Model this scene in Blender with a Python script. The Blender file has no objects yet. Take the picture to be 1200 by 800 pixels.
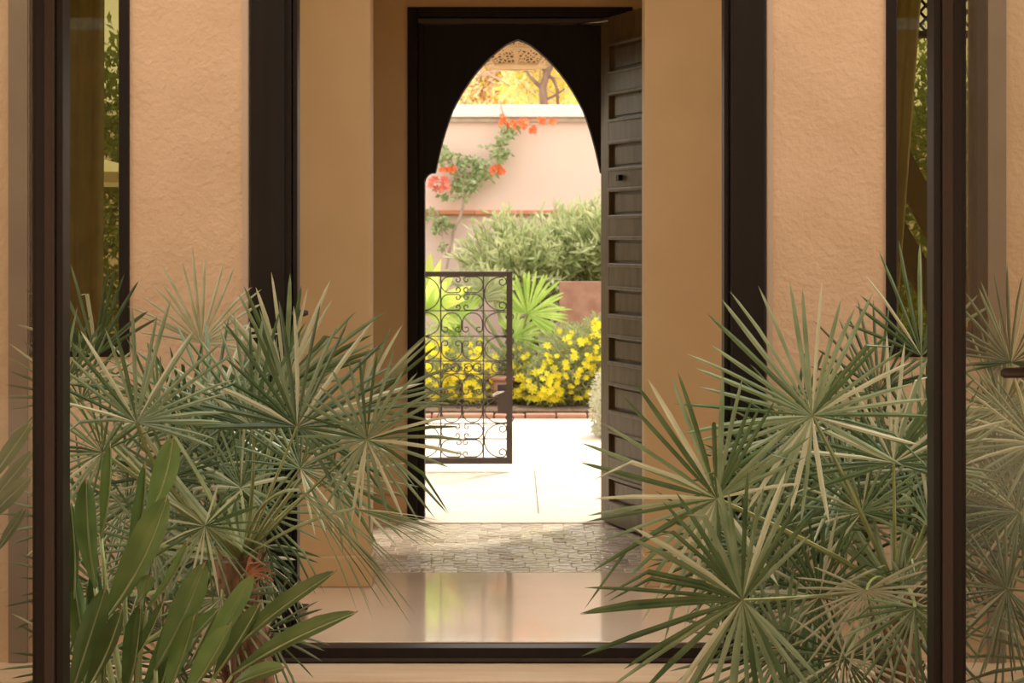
import bpy, math, random
from mathutils import Vector, Matrix
random.seed(7)
S = bpy.context.scene
COL = S.collection
F = 2000.0; HZ = 278.0; EYE = 1.30          # focal length and horizon in pixels of the 1200x800 frame, eye height

# ------------------------------------------------------------------ camera, sky, sun, exposure
cam = bpy.data.cameras.new('camera'); camo = bpy.data.objects.new('camera', cam); COL.objects.link(camo)
camo.location = (0, 0, EYE); camo.rotation_euler = (math.pi/2, 0, 0)
cam.sensor_width = 36; cam.lens = 36*F/1200; cam.shift_y = -(400-HZ)/1200
cam.dof.use_dof = True; cam.dof.focus_distance = 4.9; cam.dof.aperture_fstop = 9
cam.clip_end = 200
S.camera = camo
S.view_settings.view_transform = 'Standard'; S.view_settings.look = 'None'
S.view_settings.gamma = 1; S.view_settings.use_curve_mapping = False
S.view_settings.exposure = 1.15
w = bpy.data.worlds.new('sky'); S.world = w; w.use_nodes = True
bg = w.node_tree.nodes['Background']
tc = w.node_tree.nodes.new('ShaderNodeTexCoord'); sp = w.node_tree.nodes.new('ShaderNodeSeparateXYZ')
rp = w.node_tree.nodes.new('ShaderNodeValToRGB')
w.node_tree.links.new(tc.outputs['Generated'], sp.inputs[0]); w.node_tree.links.new(sp.outputs['Z'], rp.inputs[0])
w.node_tree.links.new(rp.outputs[0], bg.inputs[0])
rp.color_ramp.elements[0].color = (1.0, 0.90, 0.76, 1); rp.color_ramp.elements[1].color = (0.92, 0.93, 0.96, 1)
bg.inputs[1].default_value = 1.0
sun = bpy.data.lights.new('sun', 'SUN'); suno = bpy.data.objects.new('sun', sun); COL.objects.link(suno)
sun.energy = 1.5; sun.angle = math.radians(6); sun.color = (1.0, 0.9, 0.74)
sdir = Vector((-0.30, -0.42, -1.0))         # the way the light travels: high, from behind the garden and a little right
suno.rotation_euler = sdir.to_track_quat('-Z', 'Y').to_euler(); suno.location = (2, 14, 9)

# ------------------------------------------------------------------ helpers
def P(px, py, d):
    """point seen at a pixel of the photo when it stands at depth d"""
    return Vector(((px-600)*d/F, d, EYE-(py-HZ)*d/F))
def X(px, d): return (px-600)*d/F
def Z(py, d): return EYE-(py-HZ)*d/F

class MB:
    def __init__(s): s.v = []; s.f = []
    def add(s, vs, fs):
        n = len(s.v); s.v += [tuple(v) for v in vs]; s.f += [tuple(i+n for i in f) for f in fs]
    def box(s, x0, x1, y0, y1, z0, z1, M=None):
        vs = [Vector((x, y, z)) for x in (x0, x1) for y in (y0, y1) for z in (z0, z1)]
        if M: vs = [M @ v for v in vs]
        s.add(vs, [(0,1,3,2),(4,6,7,5),(0,4,5,1),(2,3,7,6),(0,2,6,4),(1,5,7,3)]); return s
    def tube(s, pts, r, n=6, cap=True, flat=1.0):
        pts = [Vector(p) for p in pts]
        if not isinstance(r, (list, tuple)): r = [r]*len(pts)
        rings = []; u = None
        for i, p in enumerate(pts):
            t = (pts[min(i+1, len(pts)-1)]-pts[max(i-1, 0)])
            t = t.normalized() if t.length > 1e-9 else Vector((0,0,1))
            if u is None: u = t.orthogonal().normalized()
            else:
                u = u - t*u.dot(t); u = u.normalized() if u.length > 1e-6 else t.orthogonal().normalized()
            w_ = t.cross(u)
            rings.append([p+(u*math.cos(2*math.pi*k/n)+w_*math.sin(2*math.pi*k/n)*flat)*r[i] for k in range(n)])
        vs = [v for g in rings for v in g]; fs = []
        for i in range(len(pts)-1):
            for k in range(n): fs.append((i*n+k, i*n+(k+1)%n, (i+1)*n+(k+1)%n, (i+1)*n+k))
        if cap: fs.append(tuple(range(n))[::-1]); fs.append(tuple(len(vs)-n+k for k in range(n)))
        s.add(vs, fs); return s
    def prism(s, pts, y0, y1):
        """outline in (x, z), extruded from y0 to y1"""
        n = len(pts)
        s.add([(x, y0, z) for x, z in pts]+[(x, y1, z) for x, z in pts],
              [tuple(range(n)), tuple(range(2*n-1, n-1, -1))]+[(i, i+n, (i+1)%n+n, (i+1)%n) for i in range(n)]); return s
    def build(s, name, mat, parent=None, smooth=False, bevel=0, origin=None):
        me = bpy.data.meshes.new(name)
        o = bpy.data.objects.new(name, me); COL.objects.link(o)
        off = Vector((0,0,0))
        if origin is not None: off = Vector(origin)
        me.from_pydata([tuple(Vector(v)-off) for v in s.v], [], s.f); me.update()
        me.materials.append(mat); o.location = off
        if smooth: me.shade_smooth()
        if bevel:
            b = o.modifiers.new('bevel', 'BEVEL'); b.width = bevel; b.segments = 2; b.limit_method = 'ANGLE'
        if parent is not None: o.parent = parent; 
        if parent is not None: o.location = off-wloc(parent)
        return o
def wloc(o):
    v = Vector(o.location); 
    while o.parent: o = o.parent; v += Vector(o.location)
    return v
def tag(o, label, cat, group=None, kind=None):
    o['label'] = label; o['category'] = cat
    if group: o['group'] = group
    if kind: o['kind'] = kind
    return o
def thing(name, label, cat, loc=(0,0,0), group=None):
    o = bpy.data.objects.new(name, None); COL.objects.link(o); o.location = loc; o.empty_display_size = .1
    return tag(o, label, cat, group)
def struct(name, mb, mat, label=None, bevel=0, parent=None, cat='wall'):
    o = mb.build(name, mat, parent, bevel=bevel); 
    if parent is None:
        o['kind'] = 'structure'
        if label: o['label'] = label; o['category'] = cat
    return o

# ------------------------------------------------------------------ materials
def newmat(name):
    m = bpy.data.materials.new(name); m.use_nodes = True
    nt = m.node_tree; return m, nt, nt.nodes['Principled BSDF']
def noise_mat(name, c1, c2, scale=6, rough=.8, bump=0, bscale=60, metallic=0, spec=.5, stretch=None, coat=0, bdist=.01, rrange=None, detail=6):
    m, nt, b = newmat(name); N = nt.nodes; L = nt.links
    t = N.new('ShaderNodeTexCoord'); mp = N.new('ShaderNodeMapping'); L.new(t.outputs['Object'], mp.inputs[0])
    if stretch: mp.inputs['Scale'].default_value = stretch
    n = N.new('ShaderNodeTexNoise'); n.inputs['Scale'].default_value = scale; n.inputs['Detail'].default_value = detail
    L.new(mp.outputs[0], n.inputs['Vector'])
    r = N.new('ShaderNodeValToRGB'); r.color_ramp.elements[0].position = .33; r.color_ramp.elements[1].position = .67
    r.color_ramp.elements[0].color = (*c1, 1); r.color_ramp.elements[1].color = (*c2, 1)
    L.new(n.outputs[0], r.inputs[0]); L.new(r.outputs[0], b.inputs['Base Color'])
    b.inputs['Roughness'].default_value = rough; b.inputs['Metallic'].default_value = metallic
    b.inputs['Specular IOR Level'].default_value = spec; b.inputs['Coat Weight'].default_value = coat
    if bump:
        n2 = N.new('ShaderNodeTexNoise'); n2.inputs['Scale'].default_value = bscale; n2.inputs['Detail'].default_value = 3
        L.new(mp.outputs[0], n2.inputs['Vector'])
        bp = N.new('ShaderNodeBump'); bp.inputs['Strength'].default_value = bump; bp.inputs['Distance'].default_value = bdist
        L.new(n2.outputs[0], bp.inputs['Height']); L.new(bp.outputs[0], b.inputs['Normal'])
    return m
def leaf_mat(name, c1, c2, back=None, trans=.25, rough=.45, scale=14, var=.25):
    m, nt, b = newmat(name); N = nt.nodes; L = nt.links
    t = N.new('ShaderNodeTexCoord'); n = N.new('ShaderNodeTexNoise'); n.inputs['Scale'].default_value = scale
    n.inputs['Detail'].default_value = 2; L.new(t.outputs['Object'], n.inputs['Vector'])
    r = N.new('ShaderNodeValToRGB'); r.color_ramp.elements[0].position = .35; r.color_ramp.elements[1].position = .65
    r.color_ramp.elements[0].color = (*c1, 1); r.color_ramp.elements[1].color = (*c2, 1); L.new(n.outputs[0], r.inputs[0])
    col = r.outputs[0]
    if back:
        g = N.new('ShaderNodeNewGeometry'); mx = N.new('ShaderNodeMix'); mx.data_type = 'RGBA'
        L.new(g.outputs['Backfacing'], mx.inputs[0]); L.new(col, mx.inputs[6]); mx.inputs[7].default_value = (*back, 1)
        col = mx.outputs[2]
    oi = N.new('ShaderNodeObjectInfo'); h = N.new('ShaderNodeHueSaturation'); mr = N.new('ShaderNodeMapRange')
    mr.inputs['To Min'].default_value = 1-var; mr.inputs['To Max'].default_value = 1+var
    L.new(oi.outputs['Random'], mr.inputs[0]); L.new(mr.outputs[0], h.inputs['Value']); L.new(col, h.inputs['Color'])
    L.new(h.outputs[0], b.inputs['Base Color']); b.inputs['Roughness'].default_value = rough
    tr = N.new('ShaderNodeBsdfTranslucent'); L.new(h.outputs[0], tr.inputs[0])
    ms = N.new('ShaderNodeMixShader'); ms.inputs[0].default_value = trans
    L.new(b.outputs[0], ms.inputs[1]); L.new(tr.outputs[0], ms.inputs[2]); L.new(ms.outputs[0], N['Material Output'].inputs[0])
    return m
def glass_mat(name, tint, ior=1.45):
    m = bpy.data.materials.new(name); m.use_nodes = True; N = m.node_tree.nodes; L = m.node_tree.links
    N.remove(N['Principled BSDF'])
    t = N.new('ShaderNodeBsdfTransparent'); t.inputs[0].default_value = (*tint, 1)
    g = N.new('ShaderNodeBsdfGlossy'); g.inputs['Roughness'].default_value = 0.01
    f = N.new('ShaderNodeFresnel'); f.inputs[0].default_value = ior
    x = N.new('ShaderNodeMixShader'); L.new(f.outputs[0], x.inputs[0]); L.new(t.outputs[0], x.inputs[1]); L.new(g.outputs[0], x.inputs[2])
    L.new(x.outputs[0], N['Material Output'].inputs[0]); return m

M = {}
M['plaster'] = noise_mat('plaster', (.58,.375,.215), (.635,.42,.25), 5, .9, .42, 52, bdist=.010)
M['smooth'] = noise_mat('smooth_plaster', (.56,.40,.20), (.61,.44,.23), 3, .6, .15, 9)
M['reveal'] = noise_mat('reveal_plaster', (.46,.33,.22), (.50,.36,.25), 4, .9)
M['skirt'] = noise_mat('skirt_plaster', (.52,.31,.15), (.60,.37,.19), 5, .5, .1, 12)
M['black'] = noise_mat('bronze_metal', (.006,.004,.003), (.012,.007,.005), 3, .4, 0, spec=.25, stretch=(8,8,.3))
M['brown'] = noise_mat('brown_metal', (.035,.022,.017), (.05,.032,.025), 2, .45, 0, spec=.3, stretch=(8,8,.3))
M['wood'] = noise_mat('dark_wood', (.006,.0035,.002), (.012,.007,.0045), 8, .55, .2, 30, spec=.15, stretch=(4,4,.4), bdist=.003)
M['leafwood'] = noise_mat('leaf_wood', (.08,.052,.019), (.135,.092,.036), 8, .38, .3, 40, stretch=(3,3,.5), bdist=.003)
M['stone'] = noise_mat('polished_stone', (.76,.58,.41), (.84,.66,.49), 1.6, .10, .03, 3, spec=.6, coat=.3, detail=8)
M['sill'] = noise_mat('sill_stone', (.66,.44,.25), (.76,.54,.33), 4, .6, .2, 20, stretch=(.6,4,4))
M['paving'] = noise_mat('paving', (.74,.62,.49), (.86,.75,.62), 3, .85, .5, 14, stretch=(1,3,1), bdist=.02)
M['grout'] = noise_mat('grout', (.62,.52,.40), (.72,.61,.48), 9, .9, .3, 30)
M['soil'] = noise_mat('soil', (.10,.06,.035), (.22,.14,.08), 20, .95, 1, 40, bdist=.04)
M['pink'] = noise_mat('pink_plaster', (.80,.60,.50), (.84,.65,.555), 1.2, .9, .12, 12)
M['coping'] = noise_mat('coping', (.80,.76,.72), (.88,.84,.80), 4, .85, .2, 15)
M['terra'] = noise_mat('terracotta', (.62,.25,.13), (.72,.33,.18), 12, .85, .3, 20)
M['redpot'] = noise_mat('red_clay', (.36,.17,.11), (.48,.26,.18), 9, .8, .3, 20)
M['iron'] = noise_mat('iron', (.035,.025,.022), (.06,.042,.036), 9, .5, .1, 40)
M['steel'] = noise_mat('steel', (.5,.47,.44), (.6,.57,.54), 9, .25, 0, metallic=1)
M['glass'] = glass_mat('clear_glass', (.80,.80,.76))
M['tint'] = glass_mat('tinted_glass', (.50,.47,.29), 1.35)
M['sheer'] = leaf_mat('sheer_fabric', (.62,.58,.42), (.70,.66,.50), trans=.45, rough=.9, var=.05)
M['palm'] = leaf_mat('palm_leaf', (.17,.245,.12), (.33,.40,.235), back=(.38,.44,.25), trans=.18, rough=.30, scale=7, var=.25)
M['palm_dark'] = leaf_mat('palm_leaf_dark', (.06,.11,.04), (.14,.205,.085), back=(.34,.38,.2), trans=.15, rough=.28, scale=7, var=.25)
M['palm_pale'] = leaf_mat('palm_leaf_pale', (.52,.54,.34), (.68,.68,.47), back=(.70,.70,.50), trans=.2, rough=.4, scale=7, var=.15)
M['palm_dry'] = leaf_mat('palm_dry', (.46,.45,.26), (.62,.60,.40), trans=.2, rough=.6)
M['petiole'] = leaf_mat('petiole', (.24,.28,.10), (.36,.38,.16), trans=.05, rough=.4)
M['fibre'] = noise_mat('trunk_fibre', (.10,.055,.03), (.30,.17,.09), 40, .95, .8, 60, stretch=(1,1,.3), bdist=.01)
M['rust'] = noise_mat('rust_stem', (.34,.12,.06), (.48,.20,.10), 20, .8)
M['strel'] = leaf_mat('paddle_leaf', (.07,.135,.035), (.19,.26,.085), back=(.28,.32,.15), trans=.15, rough=.26, scale=5, var=.35)
M['rib'] = leaf_mat('leaf_rib', (.28,.34,.14), (.36,.42,.2), trans=.1, rough=.4)
M['strel_tip'] = noise_mat('dry_tip', (.30,.17,.07), (.42,.28,.13), 30, .8)
M['lime'] = leaf_mat('lime_leaf', (.36,.52,.10), (.52,.68,.18), trans=.5, rough=.4, scale=6)
M['rosette'] = leaf_mat('rosette_leaf', (.62,.68,.16), (.50,.66,.16), trans=.5, rough=.4, scale=5)
M['oleander'] = leaf_mat('oleander_leaf', (.34,.40,.17), (.60,.62,.36), trans=.35, rough=.45, scale=5)
M['bush'] = leaf_mat('bush_leaf', (.30,.34,.13), (.52,.54,.26), trans=.35, rough=.6, scale=9)
M['greybush'] = leaf_mat('grey_leaf', (.52,.52,.36), (.72,.70,.54), trans=.3, rough=.6, scale=9)
M['hedge'] = leaf_mat('hedge_leaf', (.22,.30,.07), (.46,.52,.16), trans=.4, rough=.5, scale=6)
M['vine'] = leaf_mat('vine_leaf', (.26,.34,.13), (.46,.52,.28), trans=.3, rough=.5, scale=9)
M['yellow'] = leaf_mat('yellow_petal', (.95,.80,.02), (.98,.86,.05), trans=.4, rough=.5, var=.08)
M['orange'] = leaf_mat('orange_petal', (.90,.17,.05), (.95,.30,.12), trans=.35, rough=.5, var=.2)
M['pinkpetal'] = leaf_mat('coral_petal', (.90,.25,.16), (.95,.38,.30), trans=.35, rough=.5, var=.2)
M['treeleaf'] = leaf_mat('gold_leaf', (.90,.74,.18), (.95,.88,.50), trans=.5, rough=.5, scale=2.5, var=0)
M['treeleaf2'] = leaf_mat('russet_leaf', (.86,.55,.34), (.93,.84,.62), trans=.5, rough=.5, scale=2.5, var=0)
M['treegreen'] = leaf_mat('yellow_green_leaf', (.55,.68,.08), (.70,.75,.15), trans=.5, rough=.5, scale=2.5, var=0)
M['bark'] = noise_mat('bark', (.16,.10,.07), (.30,.21,.16), 12, .9, .6, 25, stretch=(1,1,.3))
M['twig'] = noise_mat('twig', (.45,.34,.26), (.60,.48,.38), 12, .9)
M['carved'] = noise_mat('lantern_brass', (.62,.42,.22), (.74,.52,.30), 9, .5, .1, 30)
M['canvas'] = noise_mat('canvas', (.88,.88,.86), (.92,.92,.90), 5, .8)
M['olive'] = noise_mat('olive_beam', (.15,.12,.05), (.20,.16,.07), 5, .7)
# fretwork of the lantern: small pierced pattern, a few pixels wide in all
m, nt, b = newmat('fretwork'); v = nt.nodes.new('ShaderNodeTexVoronoi'); v.inputs['Scale'].default_value = 55; v.feature = 'DISTANCE_TO_EDGE'
t = nt.nodes.new('ShaderNodeTexCoord'); nt.links.new(t.outputs['Object'], v.inputs['Vector'])
r = nt.nodes.new('ShaderNodeValToRGB'); r.color_ramp.elements[0].position = .12; r.color_ramp.elements[1].position = .2
r.color_ramp.elements[0].color = (.68,.46,.24,1); r.color_ramp.elements[1].color = (.14,.07,.03,1)
nt.links.new(v.outputs['Distance'], r.inputs[0]); nt.links.new(r.outputs[0], b.inputs['Base Color']); M['fret'] = m
# zellige tiles: each tile its own tone
m, nt, b = newmat('mosaic_tile'); oi = nt.nodes.new('ShaderNodeObjectInfo'); r = nt.nodes.new('ShaderNodeValToRGB')
r.color_ramp.interpolation = 'CONSTANT'; e = r.color_ramp.elements
e[0].color = (.66,.56,.44,1); e[1].color = (.74,.65,.52,1); e[1].position = .3
for p_, c_ in ((.55,(.60,.50,.38)),(.7,(.80,.71,.58)),(.9,(.50,.40,.29))):
    q = e.new(p_); q.color = (*c_, 1)
nt.links.new(oi.outputs['Random'], r.inputs[0]); nt.links.new(r.outputs[0], b.inputs['Base Color'])
b.inputs['Roughness'].default_value = .12; b.inputs['Specular IOR Level'].default_value = .6
n = nt.nodes.new('ShaderNodeTexNoise'); n.inputs['Scale'].default_value = 22; bp = nt.nodes.new('ShaderNodeBump')
bp.inputs['Strength'].default_value = .7; bp.inputs['Distance'].default_value = .014
t = nt.nodes.new('ShaderNodeTexCoord'); nt.links.new(t.outputs['Object'], n.inputs['Vector'])
nt.links.new(n.outputs[0], bp.inputs['Height']); nt.links.new(bp.outputs[0], b.inputs['Normal']); M['tile'] = m

# ------------------------------------------------------------------ depths
DN = 3.57      # near sliding doors
DM = 5.43      # courtyard facade
DP = 6.35      # pier wall in front of the vestibule
DD = 7.84      # arched door
DG = 9.5       # garden gate
DB = 12.4      # planting bed front
DW = 16.0      # pink garden wall
TOP = 3.1

# ------------------------------------------------------------------ ground and floors
PG = -0.10     # courtyard ground
struct('floor_courtyard', MB().box(-4, 4, 3.0, 5.20, PG-.1, PG), M['soil'], 'brown soil bed below the palms', cat='ground')
struct('floor_terrace', MB().box(-8, 8, -8, 3.0, PG-.1, PG), M['sill'], 'beige stone floor on the near side', cat='floor')
step = MB().box(-2.6, 2.6, 5.20, DM+.06, -.2, -.052)
struct('trim_1', step, M['sill'], 'beige stone step in front of the black bottom rail', bevel=.006, cat='step')
fl = struct('floor_hall', MB().box(-2.6, 2.6, DM+.06, DD+.16, -.2, -.004), M['grout'], 'hall floor of polished stone and small mosaic tiles', cat='floor')
xs = [-2.55, -1.35, .0, 1.35, 2.55]
zt = 6.63
# polished slabs
o0 = MB().box(-1.30, 1.30, DM+.06, zt-.004, -.02, 0).build('stone_slab', M['stone'], fl, bevel=.002)
for a, b_ in ((-2.58, -1.306), (1.306, 2.58)):
    MB().box(a, b_, DM+.06, DD-.02, -.02, 0).build('stone_slab', M['stone'], fl, bevel=.002)
# mosaic tiles, laid one by one, slightly uneven
tp = .093; base = None
rows = int((DD-.05-zt)/tp); roff = [random.uniform(0, tp) for _ in range(rows)]
for i in range(rows):
    for j in range(18):
        x = -.80+tp*(j+.5)+roff[i] ; y = zt+tp*(i+.5)
        h_ = tp/2-.0014
        if base is None:
            mb = MB().box(-h_, h_, -h_, h_, -.02, .0)
            o = mb.build('tile', M['tile'], fl, bevel=.002); base = o
        else:
            o = base.copy(); COL.objects.link(o); o.parent = fl
        o.location = (x, y, random.uniform(-.001, .0007))
        o.rotation_euler = (random.gauss(0, .016), random.gauss(0, .016), random.gauss(0, .01))
for a, b_ in ((-1.30, -.80), (.885, 1.30)):
    MB().box(a, b_, zt, DD-.02, -.02, -.001).build('stone_slab', M['stone'], fl)
struct('trim_2', MB().box(-.62, .62, zt+rows*tp+.002, DD+.16, -.02, .006), M['paving'], 'pale stone threshold slab under the arched door', bevel=.004, cat='threshold')

# garden paving
gr = struct('floor_garden', MB().box(-9, 9, DD+.16, 40, -.25, -.03), M['grout'], 'pale stone paving of the sunny garden', cat='ground')
ys = [DD+.17, 9.57, 10.9, 12.28]
for i in range(3):
    xx = -3.6+(.7*i); 
    while xx < 3.6:
        w_ = random.uniform(1.5, 2.3)
        MB().box(xx+.0015, xx+w_-.0015, ys[i]+.002, ys[i+1]-.002, -.03, -.003-random.random()*.003).build('paving_stone', M['paving'], gr, bevel=.006)
        xx += w_

# ------------------------------------------------------------------ courtyard facade
def wall_part(mb, x0, x1, z0, z1, th=.22): mb.box(min(x0,x1), max(x0,x1), DM, DM+th, z0, z1)
xl0, xl1, xl2 = X(291, DM), X(152, DM), X(35, DM)
xr0, xr1, xr2 = X(899, DM), X(1038, DM), X(1156, DM)
zs = Z(418, DM); zh = 2.75
for nm, lab, a, b_, c in (('wall_left', 'textured tan plaster wall left of the black opening', xl0, xl1, xl2), ('wall_right', 'textured tan plaster wall right of the black opening', xr0, xr1, xr2)):
    sg = -1 if a < 0 else 1
    mb = MB(); wall_part(mb, a, b_, -.2, TOP); wall_part(mb, b_, c, -.2, zs); wall_part(mb, b_, c, zh, TOP); wall_part(mb, c, sg*4, -.2, TOP)
    struct(nm, mb, M['plaster'], lab)
struct('wall_lintel', MB().box(xl0, xr0, DM, DM+.22, 2.75, TOP), M['plaster'], 'tan plaster lintel over the black opening')
for k, (a, lab) in enumerate(((xl0, 'narrow grey plaster reveal left of the black frame'), (xr0, 'narrow grey plaster reveal right of the black frame'))):
    sg = -1 if a < 0 else 1
    mb = MB().box(min(a, a-sg*.003), max(a, a-sg*.003), DM+.002, DM+.2, -.05, 2.75)
    mb.box(min(a, a+sg*.018), max(a, a+sg*.018), DM-.004, DM, -.05, 2.75)
    struct('trim_%d' % (3+k), mb, M['reveal'], lab, cat='trim')

M['strip'] = noise_mat('glass_band_brown', (.20,.14,.095), (.24,.17,.115), 4, .9)  # strips added on the wall for a brown band in the side glass
for k, (a, b_, lab) in enumerate(((11, 33, 'narrow brown strip added for the band seen in the left glass door'), (1157, 1178, 'narrow brown strip added for the band seen in the right glass door'))):
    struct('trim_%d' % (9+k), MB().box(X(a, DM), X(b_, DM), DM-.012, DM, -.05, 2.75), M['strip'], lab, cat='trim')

# black door frame of the central opening, standing a little proud
dfr = thing('door_frame', 'wide black metal frame around the central opening, low rail across the floor', 'door frame', (0, DM, -.05))
fl0, fl1 = X(293.5, DM), X(347, DM); fr0, fr1 = X(850, DM), X(896.5, DM)
for (a, b_, sg) in ((fl0, fl1, 1), (fr1, fr0, -1)):
    aa, bb = min(a, b_), max(a, b_)
    st = MB().box(aa if sg > 0 else bb-.108, aa+.108 if sg > 0 else bb, DM-.01, DM+.10, -.05, 2.74)
    s_ = st.build('jamb', M['black'], dfr, bevel=.003)
    e_ = b_
    MB().box(min(e_-sg*.040, e_-sg*.018), max(e_-sg*.040, e_-sg*.018), DM+.012, DM+.10, -.05, 2.74).build('rebate', M['black'], dfr, bevel=.002)
    MB().box(min(e_-sg*.015, e_), max(e_-sg*.015, e_), DM+.03, DM+.10, -.05, 2.74).build('glazing_stop', M['black'], dfr, bevel=.002)
MB().box(fl0+.109, fr1-.109, DM-.01, DM+.058, -.052, -.004).build('bottom_rail', M['black'], dfr, bevel=.003)
MB().box(fl0+.109, fr1-.109, DM-.018, DM-.01, -.045, -.035).build('track', M['brown'], dfr)
MB().box(fl0+.109, fr1-.109, DM-.01, DM+.10, 2.66, 2.74).build('top_rail', M['black'], dfr, bevel=.003)
# lever handle of the folded-back door, on the left jamb
h = thing('door_lever', 'small dark lever latch on the left jamb above the palm leaves', 'handle', P(347, 368, DM+.02))
MB().tube([P(344, 367, DM+.05), P(344, 367, DM-.02), P(350, 367, DM-.03)], .008, 8).build('spindle', M['brown'], h, True)
MB().tube([P(349, 367.5, DM-.03), P(354, 367, DM-.034), P(361, 366.5, DM-.03)], [.011,.012,.007], 8).build('lever', M['brown'], h, True)
# grey door stop at the foot of the left jamb
ds = thing('door_stop', 'small grey door stop on the polished floor beside the left jamb', 'door stop', (X(353, DM+.14), DM+.14, 0))
MB().box(-.022+ds.location.x, .022+ds.location.x, DM+.12, DM+.16, 0, .09).build('block', M['reveal'], ds, bevel=.008)
MB().box(-.028+ds.location.x, .024+ds.location.x, DM+.115, DM+.165, .09, .10).build('rubber_cap', M['black'], ds, bevel=.003)

# tall narrow windows in the facade
for k, (a, c) in enumerate(((xl1, xl2), (xr1, xr2))):
    sg = -1 if a < 0 else 1; x0, x1 = min(a, c), max(a, c)
    wn = bpy.data.objects.new('window_%d' % (k+1), None); COL.objects.link(wn); wn.location = (a, DM, zs)
    wn['kind'] = 'structure'; wn['category'] = 'window'
    wn['label'] = 'tall narrow black-framed window with olive glass, %s of the opening' % ('left' if k == 0 else 'right')
    fw = .034
    mb = MB().box(x0, x0+fw, DM-.008, DM+.08, zs, zh).box(x1-fw, x1, DM-.008, DM+.08, zs, zh)
    mb.box(x0+fw, x1-fw, DM-.008, DM+.08, zs, zs+.06).box(x0+fw, x1-fw, DM-.008, DM+.08, zh-.06, zh)
    mb.build('window_frame', M['black'], wn, bevel=.002)
    MB().box(x0+fw, x1-fw, DM+.03, DM+.036, zs+.06, zh-.06).build('pane', M['tint'], wn)

# ------------------------------------------------------------------ pier wall and vestibule
pxl, pxr = X(434, DP), X(755.5, DP)
mb = MB().box(-1.15, pxl, DP, DP+.14, 0, TOP); wl = struct('wall_pier_left', mb, M['smooth'], 'smooth tan pier wall left of the arched doorway', bevel=.006)
mb = MB().box(pxr, 1.15, DP, DP+.14, 0, TOP); wr = struct('wall_pier_right', mb, M['smooth'], 'smooth tan pier wall right of the arched doorway', bevel=.006)
struct('baseboard_left', MB().box(-1.15, pxl+.008, DP-.014, DP+.15, 0, .115), M['smooth'], 'low plinth at the foot of the left pier', bevel=.006, cat='baseboard')
struct('baseboard_right', MB().box(pxr-.004, 1.15, DP-.014, DP+.15, 0, .115), M['smooth'], 'low plinth at the foot of the right pier', bevel=.006, cat='baseboard')
for nm, a, b_ in (('wall_vestibule_left', -1.15, -1.01), ('wall_vestibule_right', 1.01, 1.15)):
    struct(nm, MB().box(a, b_, DP+.14, DD, 0, TOP), M['smooth'], 'tan side wall of the small vestibule, %s side' % nm.split('_')[-1])
# wall that carries the arched door
dl0, dl1 = X(478, DD), X(741, DD); zt_ = Z(9, DD)
mb = MB().box(-1.3, dl0, DD, DD+.16, -.02, TOP); struct('wall_door_left', mb, M['smooth'], 'shaded tan wall strip between left pier and door frame')
mb = MB().box(dl1, 1.3, DD, DD+.16, -.02, TOP); struct('wall_door_right', mb, M['smooth'], 'tan wall behind the open door leaf')
struct('wall_door_top', MB().box(dl0, dl1, DD, DD+.16, zt_, TOP), M['smooth'], 'tan wall strip above the black door frame')
struct('baseboard_rear', MB().box(-1.01, dl0-.004, DD-.02, DD, -.001, .115), M['skirt'], 'reddish brown skirting left of the arched door frame', cat='baseboard')
# loggia roof; unseen slot added in it to brighten the hall floor
mb = MB().box(-4, -.9, DM+.22, DD+.5, TOP, TOP+.12).box(.9, 4, DM+.22, DD+.5, TOP, TOP+.12).box(-.9, .9, DM+.22, 5.72, TOP, TOP+.12).box(-.9, .9, 6.02, DD+.5, TOP, TOP+.12)
struct('ceiling', mb, M['smooth'], 'pale ceiling of the hall with a narrow unseen slot added for fill light', cat='ceiling')

# ------------------------------------------------------------------ arched doorway and leaf
ad = thing('arched_doorway', 'black wooden door frame with a pointed arch cut into its upper panel', 'doorway', (X(605, DD), DD, 0))
zb = .006; z0 = Z(9, DD)
il, ir = X(497.5, DD), X(713.5, DD)
for (a, b_) in ((dl0, dl0+.045), (dl1-.045, dl1)):
    MB().box(a, b_, DD-.03, DD+.10, zb, z0).build('outer_jamb', M['wood'], ad, bevel=.003)
MB().box(dl0+.045, dl1-.045, DD-.03, DD+.10, z0-.045, z0).build('head_rail', M['wood'], ad, bevel=.003)
MB().box(dl0+.045, dl1-.045, DD-.012, DD+.08, z0-.075, z0-.048).build('head_moulding', M['brown'], ad, bevel=.004)
MB().box(dl0+.047, il, DD+.0, DD+.09, zb, z0-.078).build('inner_jamb', M['wood'], ad, bevel=.003)
MB().box(ir, dl1-.047, DD+.0, DD+.09, zb, z0-.078).build('inner_jamb', M['wood'], ad, bevel=.003)
half = [(607,46.5),(599,49.3),(592,53),(583,60),(574,67.8),(566,76),(559,84),(551,94.5),(544,105),(537,117),(530.7,129),(526,142),(521.5,156),(518,168),(515.3,179),(512.6,191),(510.2,202.5),(506,202.6),(502,204.5),(499.2,208),(497.6,213)]
DA = DD+.02
lp = [(X(px, DA), Z(py, DA)) for px, py in half]
rpz = [(X(1214-px, DA), Z(py, DA)) for px, py in half]
rpz = [(min(x, ir+.001), z) for x, z in rpz]
ztop = z0-.078
# spandrel as quads between curve and the top, so it stays a clean non-convex panel
mb = MB()
cur = lp[::-1]+rpz[1:]
xs_ = [c[0] for c in cur]
n = len(cur); vs = []
for y in (DA-.015, DA+.03):
    for (x, z) in cur: vs.append((x, y, z))
    for (x, z) in cur: vs.append((x, y, ztop))
fs = []
for i in range(n-1):
    fs.append((i, i+1, n+i+1, n+i)); fs.append((2*n+i, 3*n+i, 3*n+i+1, 2*n+i+1)); fs.append((i, 2*n+i, 2*n+i+1, i+1))
mb.add(vs, fs); mb.build('arch_panel', M['wood'], ad)
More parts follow.
